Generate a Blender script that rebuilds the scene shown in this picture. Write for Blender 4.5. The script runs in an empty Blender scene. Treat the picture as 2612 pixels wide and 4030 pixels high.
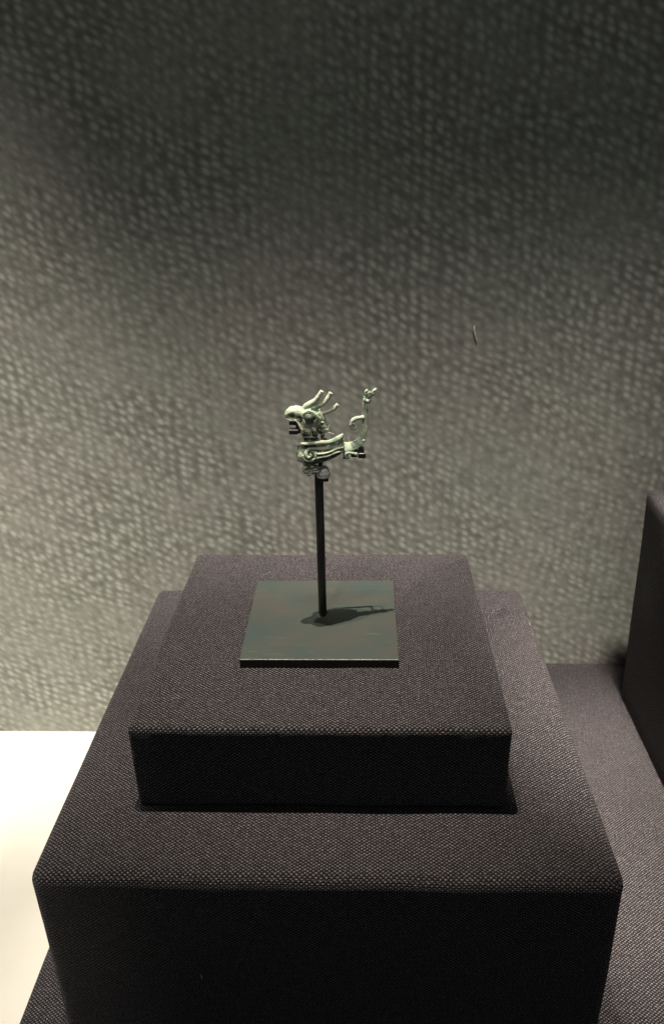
import bpy, bmesh, math, random
from mathutils import Vector, Matrix, noise
random.seed(7)
S = 0.001                                   # everything below is in millimetres
C = bpy.context.scene.collection
sc = bpy.context.scene

# ------------------------------------------------------------------ camera
PIT, YAW, ROL = 0.43244, 0.04086, -0.022265
cam = bpy.data.cameras.new('camera')
co = bpy.data.objects.new('camera', cam); C.objects.link(co)
R = Vector((math.cos(YAW), math.sin(YAW), 0)); F = Vector((-math.sin(YAW), math.cos(YAW), 0)); Z = Vector((0, 0, 1))
fw = F*math.cos(PIT) - Z*math.sin(PIT); up0 = F*math.sin(PIT) + Z*math.cos(PIT)
rt = R*math.cos(ROL) + up0*math.sin(ROL); up = -R*math.sin(ROL) + up0*math.cos(ROL)
co.matrix_world = Matrix.Translation(Vector((27.13, -461.43, 298.4))*S) @ Matrix((rt, up, -fw)).transposed().to_4x4()
cam.sensor_width = 36; cam.lens = 3112.7/4030*36
cam.clip_start = 0.01; cam.clip_end = 20
cam.dof.use_dof = True; cam.dof.focus_distance = 0.485; cam.dof.aperture_fstop = 13
sc.camera = co

# ------------------------------------------------------------------ light (a dark museum case lit by ceiling spots)
w = bpy.data.worlds.new('World'); sc.world = w; w.use_nodes = True
w.node_tree.nodes['Background'].inputs[0].default_value = (0.9, 1.0, 1.0, 1)
w.node_tree.nodes['Background'].inputs[1].default_value = 0.088
def spot(name, loc, aim, power, deg, blend, rad, col):
    l = bpy.data.lights.new(name, 'SPOT'); l.energy = power; l.spot_size = math.radians(deg); l.spot_blend = blend
    l.shadow_soft_size = rad*S; l.color = col
    o = bpy.data.objects.new(name, l); C.objects.link(o); o.location = Vector(loc)*S
    o.rotation_euler = (Vector(aim)-Vector(loc)).to_track_quat('-Z', 'Y').to_euler()
WARM = (1.0, 0.90, 0.77)
spot('case_spot', (-58, 2, 1400), (5, 10, 0), 112, 22, 1.0, 2, WARM)
spot('case_spot', (-135, -4, 1400), (5, 10, 0), 44, 22, 1.0, 2, WARM)
spot('case_spot', (238, -40, 1500), (296, 5, -205), 430, 15.5, 0.9, 5, WARM)
spot('accent_spot', (-150, -470, 1000), (4, 0, 118), 14, 9, 0.8, 8, WARM)
spot('floor_spot', (-440, -330, 1400), (-370, -60, -303), 160, 23, 1.0, 10, (1.0, 0.95, 0.86))
for cx, ln, en, az, sp_ in ((-720, 0.90, 2.4, -165, 16), (28, 0.60, 0.92, -250, 13)):      # two added area lamps, unseen, that brighten the lower wall
    l = bpy.data.lights.new('added_wall_wash', 'AREA'); l.shape = 'RECTANGLE'; l.size = ln; l.size_y = 0.05; l.energy = en; l.color = (1.0, 0.92, 0.83); l.spread = math.radians(sp_)
    o = bpy.data.objects.new('added_wall_wash', l); C.objects.link(o); o.location = Vector((cx, -200, 1400))*S
    o.rotation_euler = (Vector((cx, 235, az))*S-o.location).to_track_quat('-Z', 'Y').to_euler()
sc.view_settings.view_transform = 'Standard'; sc.view_settings.look = 'None'
sc.view_settings.exposure = 0; sc.view_settings.gamma = 1
sc.cycles.use_denoising = True
sc.cycles.max_bounces = 8; sc.cycles.diffuse_bounces = 5

# ------------------------------------------------------------------ materials
def nt(name):
    m = bpy.data.materials.new(name); m.use_nodes = True
    t = m.node_tree; b = t.nodes['Principled BSDF']
    return m, t, b
class G:
    """tiny helper to wire shader nodes"""
    def __init__(s, t): s.t = t
    def n(s, typ, **kw):
        x = s.t.nodes.new(typ)
        for k, v in kw.items():
            if k[0] == 'i' and k[1:].isdigit():
                x.inputs[int(k[1:])].default_value = v
            else: setattr(x, k, v)
        return x
    def l(s, a, b): s.t.links.new(a, b)
    def put(s, inp, v):
        if hasattr(v, 'is_output') or isinstance(v, bpy.types.NodeSocket): s.l(v, inp)
        else: inp.default_value = v
    def math(s, op, a, b=None, c=None):
        x = s.n('ShaderNodeMath', operation=op); s.put(x.inputs[0], a)
        if b is not None: s.put(x.inputs[1], b)
        if c is not None: s.put(x.inputs[2], c)
        return x.outputs[0]
    def mix(s, f, a, b, mode='MIX'):
        x = s.n('ShaderNodeMix', data_type='RGBA', blend_type=mode)
        s.put(x.inputs[0], f); s.put(x.inputs[6], a); s.put(x.inputs[7], b); return x.outputs[2]
    def noise(s, vec, scale, detail=3, rough=0.55, dist=0):
        x = s.n('ShaderNodeTexNoise'); s.put(x.inputs['Vector'], vec); x.inputs['Scale'].default_value = scale
        x.inputs['Detail'].default_value = detail; x.inputs['Roughness'].default_value = rough; x.inputs['Distortion'].default_value = dist
        return x.outputs['Fac']
    def ramp(s, f, *stops):
        x = s.n('ShaderNodeValToRGB'); e = x.color_ramp.elements
        while len(e) < len(stops): e.new(0.5)
        for el, (p, c) in zip(e, stops): el.position = p; el.color = (*c, 1) if len(c) == 3 else c
        s.put(x.inputs[0], f); return x.outputs[0]
    def smooth(s, v, a, b, lo=0.0, hi=1.0):
        x = s.n('ShaderNodeMapRange', interpolation_type='SMOOTHSTEP'); s.put(x.inputs[0], v)
        x.inputs[1].default_value = a; x.inputs[2].default_value = b; x.inputs[3].default_value = lo; x.inputs[4].default_value = hi
        return x.outputs[0]
    def mapv(s, vec, loc=(0,0,0), rot=(0,0,0), scale=(1,1,1)):
        x = s.n('ShaderNodeMapping'); s.put(x.inputs[0], vec); x.inputs[1].default_value = loc; x.inputs[2].default_value = rot; x.inputs[3].default_value = scale
        return x.outputs[0]
    def bump(s, h, dist, strength=1.0, normal=None):
        x = s.n('ShaderNodeBump'); s.put(x.inputs['Height'], h); x.inputs['Distance'].default_value = dist; x.inputs['Strength'].default_value = strength
        if normal: s.l(normal, x.inputs['Normal'])
        return x.outputs[0]

def fabric(name, px=1.45, py=1.08):
    """plain-weave cloth of a dark warp and a pale weft; the UV map is in millimetres"""
    m, t, b = nt(name); g = G(t)
    uv = g.n('ShaderNodeTexCoord').outputs['UV']
    # the yarns wander a little
    wob = g.n('ShaderNodeTexNoise'); g.l(uv, wob.inputs['Vector']); wob.inputs['Scale'].default_value = 0.16; wob.inputs['Detail'].default_value = 2
    wv = g.n('ShaderNodeVectorMath', operation='SCALE'); g.l(wob.outputs['Color'], wv.inputs[0]); wv.inputs['Scale'].default_value = 1.3
    ad = g.n('ShaderNodeVectorMath', operation='ADD'); g.l(uv, ad.inputs[0]); g.l(wv.outputs[0], ad.inputs[1])
    sp = g.n('ShaderNodeSeparateXYZ'); g.l(ad.outputs[0], sp.inputs[0])
    kx, ky = math.pi/px, math.pi/py
    f = g.math('MULTIPLY', g.math('SINE', g.math('MULTIPLY', sp.outputs[0], kx)), g.math('SINE', g.math('MULTIPLY', sp.outputs[1], ky)))
    warp = g.noise(g.mapv(uv, scale=(0.75, 0.09, 1)), 1.0, 2)
    weft = g.noise(g.mapv(uv, loc=(31, 7, 0), scale=(0.09, 0.75, 1)), 1.0, 2)
    fuzz = g.noise(uv, 1.1, 3, 0.7)
    slub = g.math('ADD', g.math('MULTIPLY', g.math('SUBTRACT', weft, 0.5), 1.6), g.math('MULTIPLY', g.math('SUBTRACT', warp, 0.5), 1.2))
    v = g.math('ADD', f, g.math('ADD', g.math('MULTIPLY', slub, 0.55), g.math('MULTIPLY', g.math('SUBTRACT', fuzz, 0.5), 1.5)))
    wm = g.smooth(v, -0.05, 0.80)
    tint = g.noise(uv, 0.03, 2)
    dark = g.ramp(tint, (0.3, (0.0058, 0.0050, 0.0056)), (0.7, (0.0072, 0.0065, 0.0070)))
    light = g.ramp(g.noise(uv, 0.6, 2), (0.3, (0.061, 0.054, 0.059)), (0.7, (0.245, 0.215, 0.228)))
    g.l(g.mix(wm, dark, light), b.inputs['Base Color'])
    b.inputs['Roughness'].default_value = 0.75
    b.inputs['Specular IOR Level'].default_value = 0.25
    b.inputs['Sheen Weight'].default_value = 0.06; b.inputs['Sheen Roughness'].default_value = 0.4
    b.inputs['Sheen Tint'].default_value = (0.9, 0.85, 0.85, 1)
    g.l(g.bump(g.math('ADD', g.math('ABSOLUTE', f), g.math('MULTIPLY', fuzz, 0.6)), 0.0005, 1.0), b.inputs['Normal'])
    return m
FAB = fabric('dark_woven_cloth')

def wall_mat():
    """backdrop printed with a soft, hugely enlarged weave"""
    m, t, b = nt('printed_backdrop'); g = G(t)
    p = g.n('ShaderNodeTexCoord').outputs['Object']                    # metres
    big = g.n('ShaderNodeTexNoise'); g.l(p, big.inputs['Vector']); big.inputs['Scale'].default_value = 9; big.inputs['Detail'].default_value = 1
    off = g.n('ShaderNodeVectorMath', operation='SCALE'); g.l(big.outputs['Color'], off.inputs[0]); off.inputs['Scale'].default_value = 0.018
    ad = g.n('ShaderNodeVectorMath', operation='ADD'); g.l(p, ad.inputs[0]); g.l(off.outputs[0], ad.inputs[1])
    q = g.mapv(ad.outputs[0], rot=(0, math.radians(-24), 0))
    def dots(loc, sx, sz, rnd):
        sp = g.n('ShaderNodeSeparateXYZ'); g.l(g.mapv(q, loc=loc), sp.inputs[0])
        cb = g.n('ShaderNodeCombineXYZ'); g.l(g.math('MULTIPLY', g.math('ADD', sp.outputs[0], g.math('MULTIPLY', sp.outputs[2], 0.45)), 1/sx), cb.inputs[0]); g.l(g.math('MULTIPLY', sp.outputs[2], 1/sz), cb.inputs[1])
        vo = g.n('ShaderNodeTexVoronoi', voronoi_dimensions='2D', feature='SMOOTH_F1'); g.l(cb.outputs[0], vo.inputs['Vector']); vo.inputs['Scale'].default_value = 1
        vo.inputs['Randomness'].default_value = rnd; vo.inputs['Smoothness'].default_value = 0.35
        sc_ = g.n('ShaderNodeSeparateColor'); g.l(vo.outputs['Color'], sc_.inputs[0])
        return g.smooth(vo.outputs['Distance'], 0.0, 0.66, 1, 0), sc_.outputs[0]
    d1, r1 = dots((0, 0, 0), 0.0100, 0.0071, 0.5)
    d2, r2 = dots((0.004, 0, 0.003), 0.0125, 0.0080, 0.6)
    n1 = g.noise(g.mapv(q, scale=(115, 115, 180)), 1.0, 2, 0.5)
    n2 = g.noise(g.mapv(q, loc=(3, 1, 2), scale=(9, 9, 14)), 1.0, 2, 0.5)
    amp = g.smooth(n2, 0.3, 0.7, 0.35, 1.0)
    fleck = g.math('MULTIPLY', g.math('POWER', d1, 1.4), g.math('MULTIPLY_ADD', r1, 0.9, 0.45))
    v = g.math('ADD', g.math('MULTIPLY', g.math('SUBTRACT', g.math('MULTIPLY', fleck, 0.95), g.math('MULTIPLY_ADD', d2, 0.28, 0.24)), amp), g.math('MULTIPLY', g.math('SUBTRACT', n1, 0.5), 0.9))
    k = g.smooth(v, -0.80, 0.95)
    hue = g.noise(p, 7.0, 3, 0.6)
    lo = g.ramp(hue, (0.3, (0.150, 0.159, 0.132)), (0.7, (0.166, 0.157, 0.138)))
    hi = g.ramp(hue, (0.3, (0.47, 0.495, 0.425)), (0.7, (0.50, 0.48, 0.43)))
    g.l(g.mix(k, lo, hi), b.inputs['Base Color'])
    b.inputs['Roughness'].default_value = 0.7; b.inputs['Specular IOR Level'].default_value = 0.3
    return m
WALL = wall_mat()

def floor_mat():
    m, t, b = nt('white_case_floor'); g = G(t)
    p = g.n('ShaderNodeTexCoord').outputs['Object']
    n = g.noise(p, 14, 3, 0.5)
    c = g.ramp(n, (0.3, (0.58, 0.54, 0.46)), (0.7, (0.63, 0.595, 0.52)))
    sub = g.n('ShaderNodeVectorMath', operation='DISTANCE'); g.l(g.mapv(p, scale=(1, 1.3, 1)), sub.inputs[0]); sub.inputs[1].default_value = (-0.285, 0.21, -0.303)
    st = g.smooth(g.math('ADD', sub.outputs['Value'], g.math('MULTIPLY', g.math('SUBTRACT', g.noise(p, 60, 2), 0.5), 0.02)), 0.004, 0.022, 0.35, 0.0)
    g.l(g.mix(st, c, (0.52, 0.40, 0.33, 1)), b.inputs['Base Color'])
    b.inputs['Roughness'].default_value = 0.55
    return m
FLOOR = floor_mat()

def plate_mat():
    """browned steel sheet with blue-green and rusty cloudiness, fine scratches and pale specks"""
    m, t, b = nt('patinated_steel'); g = G(t)
    p = g.n('ShaderNodeTexCoord').outputs['Object']
    c1 = g.noise(g.mapv(p, scale=(28, 34, 30)), 1.0, 4, 0.55, 0.6)
    c2 = g.noise(g.mapv(p, loc=(5, 3, 0), scale=(60, 75, 60)), 1.0, 5, 0.65, 0.4)
    col = g.ramp(c1, (0.34, (0.037, 0.054, 0.049)), (0.5, (0.047, 0.056, 0.048)), (0.68, (0.058, 0.056, 0.047)))
    col = g.mix(g.smooth(c2, 0.55, 0.75, 0, 0.7), col, (0.072, 0.064, 0.050, 1))
    rust = g.smooth(g.noise(g.mapv(p, loc=(9, 2, 0), scale=(45, 90, 50)), 1.0, 4, 0.6), 0.64, 0.76, 0, 0.25)
    col = g.mix(rust, col, (0.078, 0.054, 0.036, 1))
    scr = g.smooth(g.noise(g.mapv(p, rot=(0, 0, 0.25), scale=(60, 900, 60)), 1.0, 3, 0.6), 0.62, 0.74, 0, 0.32)
    col = g.mix(scr, col, (0.16, 0.155, 0.13, 1))
    vo = g.n('ShaderNodeTexVoronoi'); g.l(p, vo.inputs['Vector']); vo.inputs['Scale'].default_value = 75
    gate = g.n('ShaderNodeSeparateColor'); g.l(vo.outputs['Color'], gate.inputs[0])
    spk = g.math('MULTIPLY', g.smooth(vo.outputs['Distance'], 0.02, 0.05, 1, 0), g.math('GREATER_THAN', gate.outputs[0], 0.62))
    col = g.mix(spk, col, (0.55, 0.52, 0.45, 1))
    g.l(col, b.inputs['Base Color'])
    b.inputs['Metallic'].default_value = 0.15
    b.inputs['Roughness'].default_value = 0.55
    g.l(g.bump(c2, 0.0002, 0.3), b.inputs['Normal'])
    return m
PLATE = plate_mat()

def simple(name, col, rough, metal=0.0, spec=0.5, bump=0.0, scale=900):
    m, t, b = nt(name); g = G(t)
    p = g.n('ShaderNodeTexCoord').outputs['Object']
    n = g.noise(p, scale, 3, 0.6)
    a = tuple(x*0.75 for x in col); c = tuple(min(1, x*1.25) for x in col)
    g.l(g.ramp(n, (0.3, a), (0.7, c)), b.inputs['Base Color'])
    b.inputs['Roughness'].default_value = rough; b.inputs['Metallic'].default_value = metal; b.inputs['Specular IOR Level'].default_value = spec
    if bump: g.l(g.bump(n, bump, 0.6), b.inputs['Normal'])
    return m
EDGE = simple('dark_steel_edge', (0.016, 0.016, 0.015), 0.5, 0.2)
GLINT = simple('pale_edge_glint', (0.30, 0.275, 0.235), 0.5, 0.4)  # pale colour that paints the highlights on the plate's edges
ROD = simple('black_rod_paint', (0.012, 0.011, 0.010), 0.38, 0.0, 0.5, 0.00004, 1500)
CLIP = simple('black_clip_metal', (0.026, 0.025, 0.024), 0.28, 0.35, 0.8)
BRASS = simple('dull_brass', (0.055, 0.045, 0.028), 0.35, 0.7)
LINE = simple('nylon_line', (0.60, 0.56, 0.48), 0.3)
LINT = simple('pale_lint', (0.62, 0.60, 0.54), 0.9)

def acrylic():
    m, t, b = nt('clear_acrylic'); g = G(t)
    b.inputs['Base Color'].default_value = (0.97, 0.95, 0.94, 1)
    b.inputs['Transmission Weight'].default_value = 0.55; b.inputs['Roughness'].default_value = 0.14; b.inputs['IOR'].default_value = 1.45
    return m
ACR = acrylic()

def bronze(name, pale=0.5, dk=1.0, crown=0.0):
    """corroded bronze: dark metal under a crust of pale green and cream patina"""
    m, t, b = nt(name); g = G(t)
    p = g.n('ShaderNodeTexCoord').outputs['Object']
    a = g.noise(p, 110, 4, 0.6, 0.5); c = g.noise(g.mapv(p, loc=(2, 5, 1)), 210, 4, 0.65, 0.3); d = g.noise(p, 900, 3, 0.6)
    green = g.ramp(a, (0.32, (0.20, 0.29, 0.215)), (0.46, (0.36, 0.43, 0.32)), (0.60, (0.51, 0.535, 0.41)), (0.74, (0.53, 0.49, 0.38)))
    bare = g.ramp(d, (0.3, (0.018*dk, 0.023*dk, 0.019*dk)), (0.7, (0.055*dk, 0.066*dk, 0.053*dk)))
    sp = g.n('ShaderNodeSeparateXYZ'); g.l(p, sp.inputs[0])
    hi = g.math('ADD', g.smooth(sp.outputs[2], 0.139, 0.148, 0, crown), g.smooth(sp.outputs[0], -0.0062, -0.0095, 0, crown*0.7))      # crust thicker on the breast; brow and crown paler, painting in the top light
    crust = g.smooth(g.math('ADD', g.math('ADD', c, hi), g.math('MULTIPLY', g.math('SUBTRACT', d, 0.5), 0.35)), 0.56-0.24*pale, 0.70-0.24*pale)
    g.l(g.mix(crust, bare, green), b.inputs['Base Color'])
    g.l(g.smooth(crust, 0, 1, 0.45, 0.9), b.inputs['Roughness']); b.inputs['Specular IOR Level'].default_value = 0.3
    b.inputs['Metallic'].default_value = 0.0
    g.l(g.bump(g.math('ADD', d, g.math('MULTIPLY', c, 1.2)), 0.00035, 0.8), b.inputs['Normal'])
    return m
BZ = bronze('bronze_patina', 0.28, 1.0, 0.22)  # body kept darker, painting shade on the belly and in the wing grooves
BZ_FOOT = bronze('bronze_foot', 0.7)
BZ_PALE = bronze('bronze_pale_crust', 1.35)
BZ_DARK = bronze('bronze_dark', 0.22, 0.8)
BZ_EYE = bronze('bronze_eye', 0.25, 1.8)

# ------------------------------------------------------------------ object helpers
def tag(o, label=None, cat=None, group=None, kind=None):
    if label: o['label'] = label
    if cat: o['category'] = cat
    if group: o['group'] = group
    if kind: o['kind'] = kind
    return o
def empty(name, loc=(0, 0, 0)):
    o = bpy.data.objects.new(name, None); C.objects.link(o); o.location = Vector(loc)*S; o.empty_display_size = 0.01
    return o
def link(name, bm, mat, parent=None, smooth=True):
    me = bpy.data.meshes.new(name); bm.to_mesh(me); bm.free()
    me.materials.append(mat) if not isinstance(mat, (list, tuple)) else [me.materials.append(x) for x in mat]
    if smooth: me.polygons.foreach_set('use_smooth', [True]*len(me.polygons))
    o = bpy.data.objects.new(name, me); C.objects.link(o)
    if parent: o.parent = parent; o.matrix_parent_inverse = Matrix.Translation(-parent.location)
    return o
def box(bm, x0, x1, y0, y1, z0, z1):
    vs = [bm.verts.new((x*S, y*S, z*S)) for x in (x0, x1) for y in (y0, y1) for z in (z0, z1)]
    for f in ((0,1,3,2), (4,6,7,5), (0,4,5,1), (2,3,7,6), (0,2,6,4), (1,5,7,3)): bm.faces.new([vs[i] for i in f])
    return vs

def plinth(name, x0, x1, y0, y1, z0, z1, r, sag=1.2, bottom=0.0, seed=0):
    """cloth-wrapped block: rounded edges, slightly uneven sides, optional softened foot, UVs in millimetres"""
    bm = bmesh.new(); box(bm, x0, x1, y0, y1, z0, z1)
    bmesh.ops.recalc_face_normals(bm, faces=bm.faces)
    zt = z1*S-1e-6
    top = [e for e in bm.edges if e.verts[0].co.z > zt or e.verts[1].co.z > zt]     # top rim and the uprights
    bmesh.ops.bevel(bm, geom=top, offset=r*S, segments=4, profile=0.5, affect='EDGES')
    if bottom:
        zb = z0*S+1e-6
        rim = [e for e in bm.edges if e.verts[0].co.z < zb and e.verts[1].co.z < zb]
        bmesh.ops.bevel(bm, geom=rim, offset=bottom*S, segments=4, profile=0.5, affect='EDGES')
    # cut into a grid so the cloth can undulate
    for ax, lo, hi in ((0, x0, x1), (1, y0, y1), (2, z0, z1)):
        n = int((hi-lo)/14)
        for i in range(1, n):
            q = Vector((0, 0, 0)); q[ax] = (lo+(hi-lo)*i/n)*S; nn = Vector((0, 0, 0)); nn[ax] = 1
            bmesh.ops.bisect_plane(bm, geom=bm.verts[:]+bm.edges[:]+bm.faces[:], plane_co=q, plane_no=nn, dist=1e-6)
    bm.normal_update()
    uvl = bm.loops.layers.uv.new('UVMap')
    for f in bm.faces:
        n = f.normal; a = max(range(3), key=lambda i: abs(n[i]) + (0.15 if i == 2 else 0))
        for lp in f.loops:
            c = lp.vert.co/S
            lp[uvl].uv = (c.x, c.y) if a == 2 else ((c.x+.37, c.z) if a == 1 else (c.y+.2, c.z))
    for v in bm.verts:
        c = v.co/S
        d = Vector((noise.noise(c*0.018+Vector((seed, 0, 0))), noise.noise(c*0.018+Vector((0, seed, 9))), noise.noise(c*0.018+Vector((5, 1, seed)))))*sag*0.6
        if c.z < z0+1: d = Vector((0, 0, 0))
        v.co += d*S
    return link(name, bm, FAB)

# ------------------------------------------------------------------ the setting
ZC, ZF, YW = -205.0, -303.4, 245.7
bm = bmesh.new(); vs = [bm.verts.new((x*S, YW*S, z*S)) for x, z in ((-1600, ZF-4), (1400, ZF-4), (1400, 1100), (-1600, 1100))]; bm.faces.new(vs[::-1])
tag(link('backdrop_wall', bm, WALL, smooth=False), kind='structure')
bm = bmesh.new(); box(bm, -1600, 1400, -1100, YW-0.4, ZF-20, ZF); bmesh.ops.recalc_face_normals(bm, faces=bm.faces)
tag(link('floor', bm, FLOOR, smooth=False), kind='structure')

# ------------------------------------------------------------------ cloth-covered blocks
o = plinth('base_plinth', -193.4, 980, -330, YW-1.5, ZF+0.5, ZC, 4, 0.5, seed=3)
tag(o, 'wide low cloth-covered block under everything else, between white floor and backdrop', 'plinth')
o = plinth('lower_plinth', -156, 167.5, -160, 152, ZC+0.4, -58.7, 7.5, 1.5, seed=1)
tag(o, 'large dark cloth-covered block in the middle of the stepped stack, under the smaller block', 'plinth')
o = plinth('upper_plinth', -107.2, 111.6, -108.3, 105.5, -58.3, 0, 3.6, 1.4, bottom=3.5, seed=2)
tag(o, 'small dark cloth-covered block at the top of the stack, carrying the steel plate', 'plinth')
o = plinth('tall_plinth', 284.5, 620, -90, 190, ZC+0.4, 19.5, 6, 1.2, seed=5)
for v in o.data.vertices: v.co.x -= 0.0065*(v.co.z/S-ZC)/(19.5-ZC)*(1 if v.co.x < 0.4 else 0)   # it leans out slightly towards its top
tag(o, 'tall dark cloth-covered block cut off by the right edge of the photo', 'plinth')

# ------------------------------------------------------------------ the bird's side view is drawn on a fine grid and turned into millimetres here
def B(U, V, y=0.0):
    """side-view drawing units -> millimetres; y is the depth of the point, towards the wall"""
    return Vector((-24.93 + 0.045606*U - 0.0011012*V - 0.045*y, y, 172.33 - 0.00042228*U - 0.0479924*V - 0.346*y))
MM = 1/0.0466                                  # drawing units per millimetre

def tube(bm, pts, n=14, cap=True, tilt=0.0):
    """pts: (U, V, y, radius in drawing units, depth radius in mm or None)"""
    # resample with a Catmull-Rom spline
    P = [(B(p[0], p[1], p[2])*S, p[3]/MM*S, ((p[3]/MM if (len(p) < 5 or p[4] is None) else p[4]))*S) for p in pts]
    def cr(a, b, c, d, t): return 0.5*((2*b)+(c-a)*t+(2*a-5*b+4*c-d)*t*t+(3*b-a-3*c+d)*t*t*t)
    Q = []
    for i in range(len(P)-1):
        a, b, c, d = P[max(i-1, 0)], P[i], P[i+1], P[min(i+2, len(P)-1)]
        for k in range(5):
            t = k/5; Q.append(tuple(cr(a[j], b[j], c[j], d[j], t) for j in range(3)))
    Q.append(P[-1])
    rings = []
    for i, (p, r, ry) in enumerate(Q):
        tg = (Q[min(i+1, len(Q)-1)][0]-Q[max(i-1, 0)][0]).normalized()
        yv = Vector((0, 1, 0)); yv = (yv-tg*yv.dot(tg)); yv = yv.normalized() if yv.length > 1e-3 else Vector((1, 0, 0))
        nv = tg.cross(yv).normalized()
        rings.append([bm.verts.new(p+nv*math.cos(2*math.pi*k/n)*r+(yv+nv*tilt)*math.sin(2*math.pi*k/n)*ry) for k in range(n)])
    for a, b in zip(rings, rings[1:]):
        for k in range(n): bm.faces.new((a[k], a[(k+1) % n], b[(k+1) % n], b[k]))
    if cap:
        bm.faces.new(rings[0][::-1]); bm.faces.new(rings[-1])
def blob(bm, U, V, y, ru, rv, ry, tilt=0.0, seg=18):
    c = B(U, V, y)*S
    M = Matrix.Translation(c) @ Matrix.Rotation(tilt, 4, 'Y') @ Matrix.Diagonal((ru/MM*S, ry*S, rv/MM*S, 1))
    bmesh.ops.create_uvsphere(bm, u_segments=seg, v_segments=seg//2+2, radius=1, matrix=M)
def fuse(name, bm, mat, parent, voxel=0.24, smooth=2, rough=0.12, post=None):
    """melt overlapping shapes into one cast surface, then give it a slightly corroded skin"""
    bmesh.ops.recalc_face_normals(bm, faces=bm.faces)
    me = bpy.data.meshes.new(name); bm.to_mesh(me); bm.free()
    o = bpy.data.objects.new(name, me); C.objects.link(o)
    md = o.modifiers.new('melt', 'REMESH'); md.mode = 'VOXEL'; md.voxel_size = voxel*S
    if smooth:
        ms = o.modifiers.new('soften', 'SMOOTH'); ms.iterations = smooth; ms.factor = 0.5
    dg = bpy.context.evaluated_depsgraph_get(); new = bpy.data.meshes.new_from_object(o.evaluated_get(dg))
    o.modifiers.clear(); o.data = new; new.name = name; bpy.data.meshes.remove(me)
    b2 = bmesh.new(); b2.from_mesh(new); b2.normal_update()
    sh = []
    for v in b2.verts:
        c = v.co/S
        d = noise.noise(c*0.55)*rough + noise.noise(c*1.6)*rough*0.6
        if post: d += post(c)
        sh.append(d)
    for v, d in zip(b2.verts, sh): v.co += v.normal*d*S
    b2.to_mesh(new); b2.free()
    new.materials.clear(); new.materials.append(mat)
    new.polygons.foreach_set('use_smooth', [True]*len(new.polygons))
    o.parent = parent; o.matrix_parent_inverse = Matrix.Translation(-parent.location)
    return o

# ------------------------------------------------------------------ the bronze bird (faces left)
BIRD = empty('bronze_bird', (2, 0, 118))
tag(BIRD, 'small pale green bronze bird with crest and curled tail, held up on the black rod', 'figurine')

ST = [(285, 905, 985, 2.0), (305, 860, 1030, 4.0), (335, 828, 1075, 6.2), (385, 812, 1108, 7.6), (460, 812, 1118, 8.3), (550, 815, 1112, 8.2),
      (650, 822, 1085, 7.4), (750, 822, 1048, 6.2), (840, 825, 1000, 4.9), (900, 835, 950, 3.6), (940, 850, 925, 2.6)]
def station(U):
    U = min(max(U, ST[0][0]), ST[-1][0])
    for a, b in zip(ST, ST[1:]):
        if a[0] <= U <= b[0]:
            t = (U-a[0])/(b[0]-a[0]); return [a[i]+(b[i]-a[i])*t for i in range(1, 4)]
def skin(U, V, out=0.3):
    """depth of the near flank where the drawing point (U, V) meets it"""
    vt, vb, hw = station(U); zc = B(U, (vt+vb)/2).z; hh = (vb-vt)/2*0.0466
    y = -hw*0.8
    for _ in range(12):
        q = (B(U, V, y).z-zc)/hh
        y = 0.5*y + 0.5*(-hw*math.sqrt(max(0.05, 1-q*q)))
    return y-out

# trunk, neck and head: one continuous surface
bm = bmesh.new()
tube(bm, [((a), (b+c)/2, 0, (c-b)/2*0.96, h) for a, b, c, h in ST], 22)
tube(bm, [(455, 900, 0, 125, 6.8), (468, 815, 0, 112, 5.6), (472, 740, 0, 104, 5.0), (470, 660, 0, 116, 5.3), (470, 560, 0, 128, 5.6), (480, 480, 0, 122, 5.8)], 20)
tube(bm, [(472, 745, 0, 106, 5.2), (474, 800, 0, 116, 5.8), (484, 845, 0, 138, 6.3), (500, 890, 0, 150, 6.0)], 20)      # shoulders
blob(bm, 470, 475, 0, 140, 112, 6.2)
tube(bm, [(480, 440, 0, 100, 5.6), (385, 428, 0, 72, 4.6), (310, 415, 0, 82, 4.4), (245, 415, 0, 76, 3.9), (195, 440, 0, 58, 3.2), (170, 475, 0, 34, 2.3), (160, 512, 0, 14, 1.2)], 18)
blob(bm, 265, 395, 0, 80, 52, 4.3)
tube(bm, [(185, 470, 0, 34, 2.3), (240, 482, 0, 40, 2.6), (310, 490, 0, 45, 3.2)], 12)
tube(bm, [(160, 495, -1.5, 13), (200, 520, -2.8, 16), (260, 528, -3.4, 17), (310, 520, -4.0, 18)], 10)     # rim of the upper bill
for sg in (1,):
    tube(bm, [(305, 530, -4.3, 16), (335, 590, -4.9, 17), (368, 650, -5.2, 19), (410, 690, -5.4, 20), (455, 693, -5.5, 17), (470, 668, -5.5, 10)], 10)   # jaw scroll
    tube(bm, [(365, 515, -5.8, 13), (385, 455, -6.0, 16), (430, 420, -6.2, 17), (490, 415, -6.3, 18), (545, 455, -6.2, 18), (565, 510, -6.0, 15), (530, 560, -5.9, 14), (480, 585, -5.9, 12), (420, 565, -5.9, 12), (375, 525, -5.8, 12)], 10)
    tube(bm, [(520, 515, -6.4, 18), (530, 555, -6.2, 13), (533, 600, -6.0, 6)], 8)
    tube(bm, [(545, 450, -5.8, 26), (595, 510, -5.0, 24), (600, 580, -4.6, 18)], 10)
    tube(bm, [(500, 620, -5.4, 18), (540, 660, -5.3, 26), (530, 710, -5.0, 16)], 10)
    tube(bm, [(375, 745, -4.9, 13), (470, 758, -5.4, 13), (580, 745, -4.3, 13)], 10)                   # collar bands
    tube(bm, [(372, 795, -5.5, 12), (470, 812, -6.0, 12), (585, 800, -4.8, 12)], 10)
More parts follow.
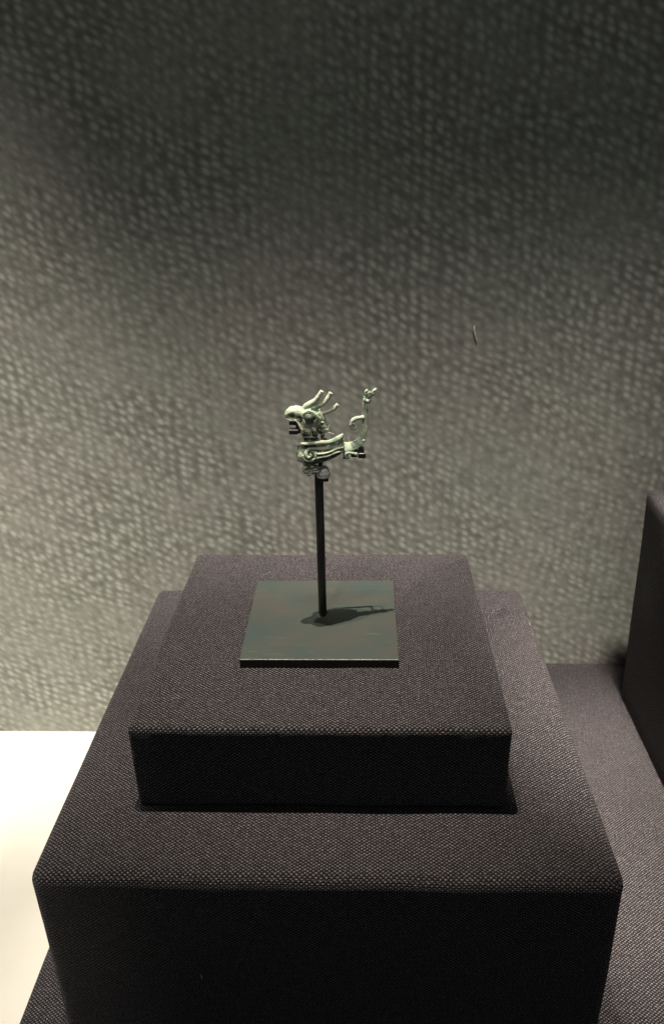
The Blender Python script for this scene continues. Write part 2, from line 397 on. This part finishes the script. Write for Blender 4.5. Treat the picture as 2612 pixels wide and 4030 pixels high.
for _ in range(34):
    U = random.uniform(292, 352); V = random.uniform(850, 1070); blob(bm, U, V, random.uniform(-5.5, 1)*min(1, (U-270)/60), random.uniform(9, 20), random.uniform(10, 24), random.uniform(.6, 1.2), random.uniform(-1, 1), seg=8)
def carve(c):
    """nostril hollow and the slit behind the bill"""
    y = -abs(c.y); u = (c.x + 24.93 + 0.045*y + 0.0011012*480)/0.045606; v = (172.33 - 0.346*y - 0.00042228*u - c.z)/0.0479924
    d = 0
    def dip(cu, cv, ru, rv, dep, tilt=0.0):
        a, b = u-cu, v-cv; a, b = a*math.cos(tilt)+b*math.sin(tilt), -a*math.sin(tilt)+b*math.cos(tilt)
        q = (a/ru)**2+(b/rv)**2
        return -dep*max(0, 1-q)**0.5 if q < 1 else 0
    if c.y < -0.5:
        d += dip(234, 466, 50, 27, 3.6, 0.25)
        d += dip(338, 512, 38, 40, 1.8) + (-0.9 if 62 < math.hypot(u-466, (v-497)) < 84 else 0) + dip(425, 640, 45, 26, 0.7, 0.6)
        d += dip(265, 378, 40, 10, 0.35, 0.5)
    return d
fuse('body', bm, BZ, BIRD, 0.22, 2, 0.14, carve)

bm = bmesh.new()
tube(bm, [(560, 420, 0, 74, 4.6), (612, 490, 0, 62, 3.9), (642, 570, 0, 54, 3.4), (665, 628, 0, 60, 3.2), (702, 640, 0, 44, 2.6), (732, 612, 0, 22, 1.7), (738, 582, 0, 10, 1.0)], 14)   # nape curl
tube(bm, [(640, 530, 0, 26, 1.6), (668, 525, 0, 16, 1.0), (688, 510, 0, 7, 0.5)], 8)
for _ in range(26):
    t = random.random(); blob(bm, 590+t*80+random.uniform(-15, 15), 440+t*220+random.uniform(-20, 20), random.uniform(-3.6, -1.5), random.uniform(10, 20), random.uniform(10, 18), 1.0, seg=8)
fuse('nape_curl', bm, BZ_PALE, BIRD, 0.2, 1, 0.16)

for sg in (-1, 1):                             # the eyes bulge from both cheeks
    bm = bmesh.new(); c = B(466, 497, -6.0)
    bmesh.ops.create_uvsphere(bm, u_segments=28, v_segments=18, radius=1, matrix=Matrix.Translation(Vector((c.x, sg*6.0, c.z))*S) @ Matrix.Diagonal((3.0*S, 2.6*S, 3.0*S, 1)))
    for v in bm.verts: v.co += v.normal*noise.noise(v.co/S*0.7)*0.08*S
    link('eye', bm, BZ_EYE, BIRD)

for pts in ([(385, 395, 0, 30, 2.0), (425, 345, 0, 44, 2.2), (475, 310, 0, 42, 2.0), (540, 268, 0, 34, 1.8), (588, 212, 0, 29, 1.6), (615, 170, 0, 27, 1.5), (636, 138, 0, 27, 1.5)],
            [(470, 380, 0, 44, 2.2), (545, 345, 0, 36, 1.9), (610, 325, 0, 30, 1.7), (665, 292, 0, 30, 1.6), (708, 240, 0, 32, 1.6), (735, 195, 0, 30, 1.5), (755, 160, 0, 30, 1.5)],
            [(560, 420, 0, 44, 2.2), (640, 425, 0, 28, 1.7), (700, 412, 0, 24, 1.5), (755, 392, 0, 28, 1.5), (800, 362, 0, 28, 1.5), (828, 330, 0, 27, 1.5), (846, 310, 0, 26, 1.4)]):
    bm = bmesh.new(); tube(bm, pts, 14)
    q = pts[-3]; blob(bm, q[0]+random.uniform(8, 20), q[1]+random.uniform(5, 25), -0.6, 17, 17, 1.0, seg=8)
    fuse('crest_horn', bm, BZ_PALE, BIRD, 0.2, 1, 0.13)

def flank(pts):
    return [(U, V, skin(U, V, o), r, ry) for U, V, r, ry, o in pts]
def wing(sg):
    bm = bmesh.new()
    k = 0.35
    if sg < 0:
        tube(bm, [(352, 832, -5.2, 14, .8), (400, 834, -6.8, 19, .9), (508, 832, -7.4, 20, .9), (614, 820, -6.7, 23, .9), (720, 814, -5.8, 25, 1.), (800, 792, -4.8, 31, 1.2), (850, 770, -4.1, 37, 1.2), (885, 742, -3.5, 31, 1.1), (908, 716, -3.1, 18, .9), (918, 702, -3.0, 6, .5)], 12, tilt=0.35)
        tube(bm, [(850, 800, -3.6, 24, .8), (912, 762, -3.1, 34, 1.)], 10)
        tube(bm, [(860, 826, -3.2, 14, .6), (922, 795, -2.9, 28, .7)], 10)
    tube(bm, flank([(925, 830, 30, 1.2, 1.0), (850, 858, 30, 1.2, .8), (790, 880, 28, 1.2, .5), (704, 898, 27, 1.2, .5), (620, 902, 26, 1.2, .5), (546, 898, 26, 1.2, .5), (475, 906, 27, 1.2, .5), (430, 942, 27, 1.2, k), (424, 985, 26, 1.2, k), (445, 1016, 20, 1.2, k), (474, 1014, 17, 1.2, k), (487, 990, 17, 1.2, k), (472, 972, 15, 1.2, k)]), 12)
    tube(bm, flank([(380, 990, 12, .9, k), (392, 1035, 13, 1., k), (432, 1063, 14, 1., k), (493, 1064, 14, 1., k), (530, 1042, 15, 1., k), (568, 1028, 15, 1., k), (690, 1008, 14, 1., k), (780, 975, 14, 1., k), (850, 948, 14, 1., .6), (922, 940, 14, 1., .9)]), 10)
    tube(bm, flank([(550, 950, 22, 1., k), (552, 985, 22, 1., k), (548, 1020, 18, 1., k)]), 10)
    tube(bm, flank([(555, 974, 14, 1., k), (659, 968, 15, 1., k), (750, 944, 16, 1., k), (833, 904, 18, 1., .6), (925, 890, 20, 1., 1.0)]), 10)
    for f in bm.verts: pass
    if sg > 0:
        for v in bm.verts: v.co.y = -v.co.y
    return fuse('wing', bm, BZ_PALE, BIRD, 0.2, 1, 0.10)
wing(-1); wing(1)

bm = bmesh.new()
tube(bm, [(870, 888, 0, 18, 1.6), (905, 885, 0, 22, 1.9), (935, 882, 0, 23, 2.1), (1010, 878, 0, 23, 2.1), (1085, 856, 0, 23, 2.0), (1145, 815, 0, 23, 1.9), (1186, 750, 0, 22, 1.7), (1206, 670, 0, 24, 1.7), (1213, 590, 0, 24, 1.6), (1217, 500, 0, 24, 1.5), (1214, 420, 0, 22, 1.3), (1208, 340, 0, 20, 1.1), (1203, 290, 0, 19, 1.0)], 16, tilt=1.05)
tube(bm, [(1226, 540, 0.5, 22, 1.2), (1240, 450, .6, 15, 1.0), (1250, 370, .8, 10, .8)], 10)
blob(bm, 1205, 795, -1.2, 22, 22, 1.3, seg=10)
fuse('tail', bm, BZ_PALE, BIRD, 0.22, 1, 0.14)
bm = bmesh.new()
tube(bm, [(1205, 480, 0, 30, 1.5), (1150, 488, 0, 27, 1.5), (1095, 495, 0, 29, 1.5), (1052, 525, 0, 31, 1.5), (1033, 575, 0, 30, 1.5), (1045, 618, 0, 31, 1.5), (1075, 630, 0, 24, 1.3), (1100, 612, 0, 14, 1.0), (1110, 600, 0, 9, .8)], 12)
blob(bm, 1068, 565, -0.6, 16, 16, 1.1, seg=8)
fuse('tail_curl', bm, BZ_PALE, BIRD, 0.2, 1, 0.14)
bm = bmesh.new()
for a in ((1208, 250, -.6, 28, 32, 1.5), (1245, 268, -1.2, 28, 28, 1.4), (1280, 245, -.4, 20, 24, 1.2), (1203, 215, 0, 17, 22, 1.1), (1235, 235, .6, 34, 40, 1.4), (1272, 285, -.5, 18, 18, 1.1), (1222, 290, .3, 26, 20, 1.2)): blob(bm, *a, seg=12)
fuse('tail_knot', bm, BZ_PALE, BIRD, 0.18, 1, 0.16)
for U, V, y, ru, rv, ry, ti in ((1228, 152, -.3, 29, 48, 1.2, 0.2), (1270, 174, -1.0, 27, 44, 1.1, 0.12), (1328, 143, .2, 30, 62, 1.2, 0.62)):
    bm = bmesh.new(); blob(bm, U, V, y, ru, rv, ry, ti)
    tube(bm, [(U+(-4 if ti < .4 else -22), V+30, y, 16, .8), (1245, 240, 0, 14, .8)], 8)
    def hollow(c, U=U, V=V, y=y): 
        q = (c-B(U, V, y)); return -0.45*max(0, 1-(math.hypot(q.x-q.z*0.4, q.z)/0.95)**2) if c.y < y else 0
    fuse('tail_leaf', bm, BZ_PALE, BIRD, 0.16, 1, 0.08, hollow)
bm = bmesh.new()
tube(bm, [(990, 1040, -2.2, 10, .8), (963, 1020, -2.2, 24, 1.2), (962, 985, -2.2, 26, 1.3), (990, 964, -2.2, 18, 1.2), (1045, 968, -2.2, 14, 1.1), (1085, 978, -2.2, 20, 1.1), (1115, 985, -2.2, 22, 1.1)], 12)
tube(bm, [(975, 1005, -2.2, 22, 1.1), (1000, 1030, -2.2, 13, .9), (1008, 1045, -2.2, 7, .6)], 8)
tube(bm, [(1000, 930, 0, 28, 1.5), (1005, 975, -1.4, 20, 1.2)], 10)
fuse('tail_spur', bm, BZ_PALE, BIRD, 0.2, 1, 0.1)
for sg in (-1, 1):                             # the drawn-up feet with their scrolled thighs
    bm = bmesh.new()
    ring = [(425+34*math.cos(t), 1188+32*math.sin(t), -5.2, 11, 1.0) for t in [math.pi*2*i/9-0.4 for i in range(9)]]
    tube(bm, ring, 10)
    blob(bm, 430, 1192, -3.9, 50, 44, 1.3)
    tube(bm, [(440, 1120, -4.0, 34, 2.2), (430, 1160, -4.0, 40, 2.0)], 12)
    tube(bm, [(380, 1140, -4.9, 9, .8), (370, 1170, -4.9, 11, .8), (378, 1210, -4.9, 10, .8), (400, 1240, -5., 9, .8)], 8)
    tube(bm, [(462, 1172, -5.2, 12, 1.0), (485, 1200, -5.2, 18, 1.1), (525, 1222, -5.2, 17, 1.1), (562, 1220, -5.2, 14, 1.0), (586, 1210, -5.2, 11, .9)], 10)
    tube(bm, [(405, 1245, -4.6, 14, 1.2), (470, 1256, -5.0, 11, 1.1), (560, 1248, -5.0, 9, .9)], 8)
    blob(bm, 455, 1268, -4.2, 26, 15, 1.2, seg=10)
    if sg > 0:
        for v in bm.verts: v.co.y = -v.co.y
    fuse('foot', bm, BZ_FOOT, BIRD, 0.2, 1, 0.08)

# ------------------------------------------------------------------ the stand under it
STAND = empty('display_stand', (0, 0, 0.3))
tag(STAND, 'black rod on a square patinated steel plate, with small clips that grip the bird', 'stand')
T = 6.24
bm = bmesh.new(); box(bm, -50, 50, -50, 49.5, 0.3, T)
bmesh.ops.recalc_face_normals(bm, faces=bm.faces)
pl = link('base_plate', bm, [PLATE, EDGE], STAND, smooth=False)
for f in pl.data.polygons: f.material_index = 0 if f.normal.z > 0.9 else 1
bm = bmesh.new()                               # pale strip painting the highlight along the plate's front arris, uneven in width
def arris(a, b, out):
    n = 60; prev = None
    for i in range(n+1):
        t = i/n; p = Vector(a).lerp(Vector(b), t); wd = 0.30+0.16*noise.noise(p*0.35)+0.10*noise.noise(p*1.7)
        nk = 0.12*max(0, noise.noise(p*0.9+Vector((3, 3, 3))))
        o1 = Vector(out)
        ring = [p-o1*wd*1.1+Vector((0, 0, 0.03)), p+o1*0.02+Vector((0, 0, -0.02-nk)), p+o1*0.05+Vector((0, 0, -wd-nk))]
        cur = [bm.verts.new(q*S) for q in ring]
        if prev:
            for k in range(2): bm.faces.new((prev[k], cur[k], cur[k+1], prev[k+1]))
        prev = cur
arris((-49.95, -50, T), (49.95, -50, T), (0, -1, 0))
bmesh.ops.recalc_face_normals(bm, faces=bm.faces)
link('edge_glint', bm, GLINT, pl)
def cyl(bm, x, y, z0, z1, r, n=32, bev=0.0):
    prof = [(r-bev, z0), (r, z0+bev), (r, z1-bev), (r-bev, z1)] if bev else [(r, z0), (r, z1)]
    rings = [[bm.verts.new((S*(x+q*math.cos(2*math.pi*k/n)), S*(y+q*math.sin(2*math.pi*k/n)), S*z)) for k in range(n)] for q, z in prof]
    for a, b in zip(rings, rings[1:]):
        for k in range(n): bm.faces.new((a[k], a[(k+1) % n], b[(k+1) % n], b[k]))
    bm.faces.new(rings[0][::-1]); bm.faces.new(rings[-1])
bm = bmesh.new(); cyl(bm, 0.3, 2.1, T-1, 113, 2.8, 40, 0.3); link('rod', bm, ROD, STAND)
bm = bmesh.new()
for k in range(24):
    a = 2*math.pi*k/24; b_ = 2*math.pi*(k+1)/24
    q = [((0.3+r*math.cos(t)), 2.1+r*math.sin(t), T+0.06) for r, t in ((2.75, a), (3.05, a), (3.05, b_), (2.75, b_))]
    bm.faces.new([bm.verts.new(Vector(v)*S) for v in q])
link('drilled_rim', bm, GLINT, pl)  # pale ring painting the highlight around the drilled hole

def bar(bm, a, b, w, h):
    """square bar between two points (mm)"""
    a, b = Vector(a), Vector(b); t = (b-a).normalized(); s_ = t.cross(Vector((0, 0, 1)))
    s_ = s_.normalized() if s_.length > 1e-3 else Vector((1, 0, 0)); u_ = s_.cross(t).normalized()
    vs = [[bm.verts.new((p+s_*i*w/2+u_*j*h/2)*S) for i, j in ((-1, -1), (1, -1), (1, 1), (-1, 1))] for p in (a, b)]
    for k in range(4): bm.faces.new((vs[0][k], vs[0][(k+1) % 4], vs[1][(k+1) % 4], vs[1][k]))
    bm.faces.new(vs[0][::-1]); bm.faces.new(vs[1])
def block(bm, U0, U1, V0, V1, y0, y1, bev=0.25):
    a = B(U0, V1, y0); b = B(U1, V0, y0)
    b2 = bmesh.new(); box(b2, a.x, b.x, y0, y1, a.z, b.z); bmesh.ops.recalc_face_normals(b2, faces=b2.faces)
    bmesh.ops.bevel(b2, geom=b2.edges[:], offset=bev*S, segments=2, profile=0.5, affect='EDGES')
    me = bpy.data.meshes.new('t'); b2.to_mesh(me); b2.free(); bm.from_mesh(me); bpy.data.meshes.remove(me)
yb = 9.5                                        # the arms run behind the bird
bm = bmesh.new()
p0 = Vector((0.3, 2.1, 111)); p1 = B(640, 1010, yb); p2 = B(640, 720, yb)
bar(bm, p0, p1, 2.2, 2.2); bar(bm, p1, p2, 2.2, 2.2); bar(bm, p2+Vector((0, 0, 1)), B(640, 660, yb), 2.6, 2.6)
bar(bm, B(625, 770, yb), B(1150, 950, yb*0.7), 1.8, 1.8)
bar(bm, B(1150, 950, yb*0.7), B(1180, 955, 0), 1.8, 1.6)
bar(bm, B(640, 690, yb), B(330, 600, yb*0.8), 2.0, 2.0); bar(bm, B(330, 600, yb*0.8), B(315, 620, 0), 2.0, 2.0)
bmesh.ops.recalc_face_normals(bm, faces=bm.faces)
link('support_arm', bm, CLIP, STAND, smooth=False)
for blocks in ([(198, 316, 555, 590, -2.2, 2.5), (196, 314, 672, 716, -2.6, 2.5), (285, 345, 560, 700, -1.0, 2.5)],
               [(922, 950, 935, 1052, -2.0, 1.5), (940, 1010, 1035, 1054, -1.0, 1.5), (1030, 1120, 985, 1028, -1.2, 1.5)],
               [(1128, 1200, 905, 945, -1.6, 2.5), (1130, 1215, 938, 970, -1.8, 2.5), (1128, 1234, 985, 1044, -2.4, 2.5)]):
    bm = bmesh.new()
    for a in blocks: block(bm, *a)
    link('clip', bm, CLIP, STAND, smooth=False)
for a in ((196, 314, 655, 668, -2.6, 2.3), (1140, 1232, 975, 983, -2.4, 2.3)):  # pale slabs painting the reflection along the clips' top edges
    bm = bmesh.new(); block(bm, *a, bev=0.1); link('clip_glint', bm, LINE, STAND, smooth=False)
# clear acrylic cushion and its little bracket
bm = bmesh.new()
q = B(650, 1200, -1.0); zb_ = B(650, 1300, -1.0).z
prof = [(0.2, zb_+7.6), (1.8, zb_+7.3), (3.2, zb_+6.2), (3.9, zb_+4.4), (3.6, zb_+3.3), (4.0, zb_+3.0), (4.1, zb_+1.9), (3.7, zb_+1.6), (4.2, zb_+1.2), (4.2, zb_+0.4), (3.6, zb_), (0.2, zb_)]
n = 28; rings = [[bm.verts.new((S*(q.x+r*math.cos(2*math.pi*k/n)), S*(-1.0+r*math.sin(2*math.pi*k/n)), S*z)) for k in range(n)] for r, z in prof]
for a, b in zip(rings, rings[1:]):
    for k in range(n): bm.faces.new((a[k], a[(k+1) % n], b[(k+1) % n], b[k]))
bm.faces.new(rings[0]); bm.faces.new(rings[-1][::-1]); bmesh.ops.recalc_face_normals(bm, faces=bm.faces)
link('acrylic_cushion', bm, ACR, STAND)
bm = bmesh.new(); block(bm, 598, 720, 1312, 1368, -3.6, 1.5, 0.4); link('bracket', bm, BRASS, STAND, smooth=False)
# nylon ties
def thread(pts, r=0.16):
    bm = bmesh.new(); tube(bm, [(U, V, y, r*MM) for U, V, y in pts], 6); link('tie_thread', bm, LINE, STAND)
thread([(718, 684, -2.4), (755, 694, -2.4), (796, 710, -2.4)], 0.22)
thread([(580, 745, -4.8), (630, 715, -3.4), (668, 692, -2.4)], 0.08)
thread([(992, 742, -1.5), (998, 780, -2), (1006, 825, -2.9)], 0.15)
thread([(1050, 822, -2.2), (1062, 850, -3.1), (1067, 900, -3.1), (1066, 940, -1.6)], 0.16)

# the bird stands a little askew on its rod: tail back towards the wall, head forward; its clips and ties follow
SKEW = 0.24
done = set()
for o in list(BIRD.children)+[c for c in STAND.children if c.name.split('.')[0] in ('clip', 'clip_glint', 'tie_thread', 'support_arm')]:
    if o.data.name in done: continue
    done.add(o.data.name)
    for v in o.data.vertices:
        d = (v.co.x-0.002)*SKEW
        v.co += Vector((-0.045*d, d, -0.346*d))
# ------------------------------------------------------------------ small stray fibres
def fibre(pts, r, label):
    bm = bmesh.new(); n = 6; rings = []
    for i, p in enumerate(pts):
        p = Vector(p); rr = r*(0.5 if i in (0, len(pts)-1) else 1)
        t = (Vector(pts[min(i+1, len(pts)-1)])-Vector(pts[max(i-1, 0)])).normalized(); s_ = t.cross(Vector((0.3, 1, 0.2))).normalized(); u_ = t.cross(s_)
        rings.append([bm.verts.new((p+s_*rr*math.cos(2*math.pi*k/n)+u_*rr*math.sin(2*math.pi*k/n))*S) for k in range(n)])
    for a, b in zip(rings, rings[1:]):
        for k in range(n): bm.faces.new((a[k], a[(k+1) % n], b[(k+1) % n], b[k]))
    bm.faces.new(rings[0][::-1]); bm.faces.new(rings[-1])
    tag(link('lint_fibre', bm, LINT), label, 'lint')
yy = YW-1.0
fibre([(127.6, yy, 153), (127.3, yy, 149), (128.4, yy, 145), (129.6, yy, 141), (130.2, yy, 137)], 0.75, 'thin pale fibre hanging on the dark backdrop, right of and above the bird')
fibre([(-66.9, -160.6, -139), (-66.6, -161.0, -137), (-67, -160.8, -135)], 0.25, 'tiny pale fleck of lint on the front of the large middle block')
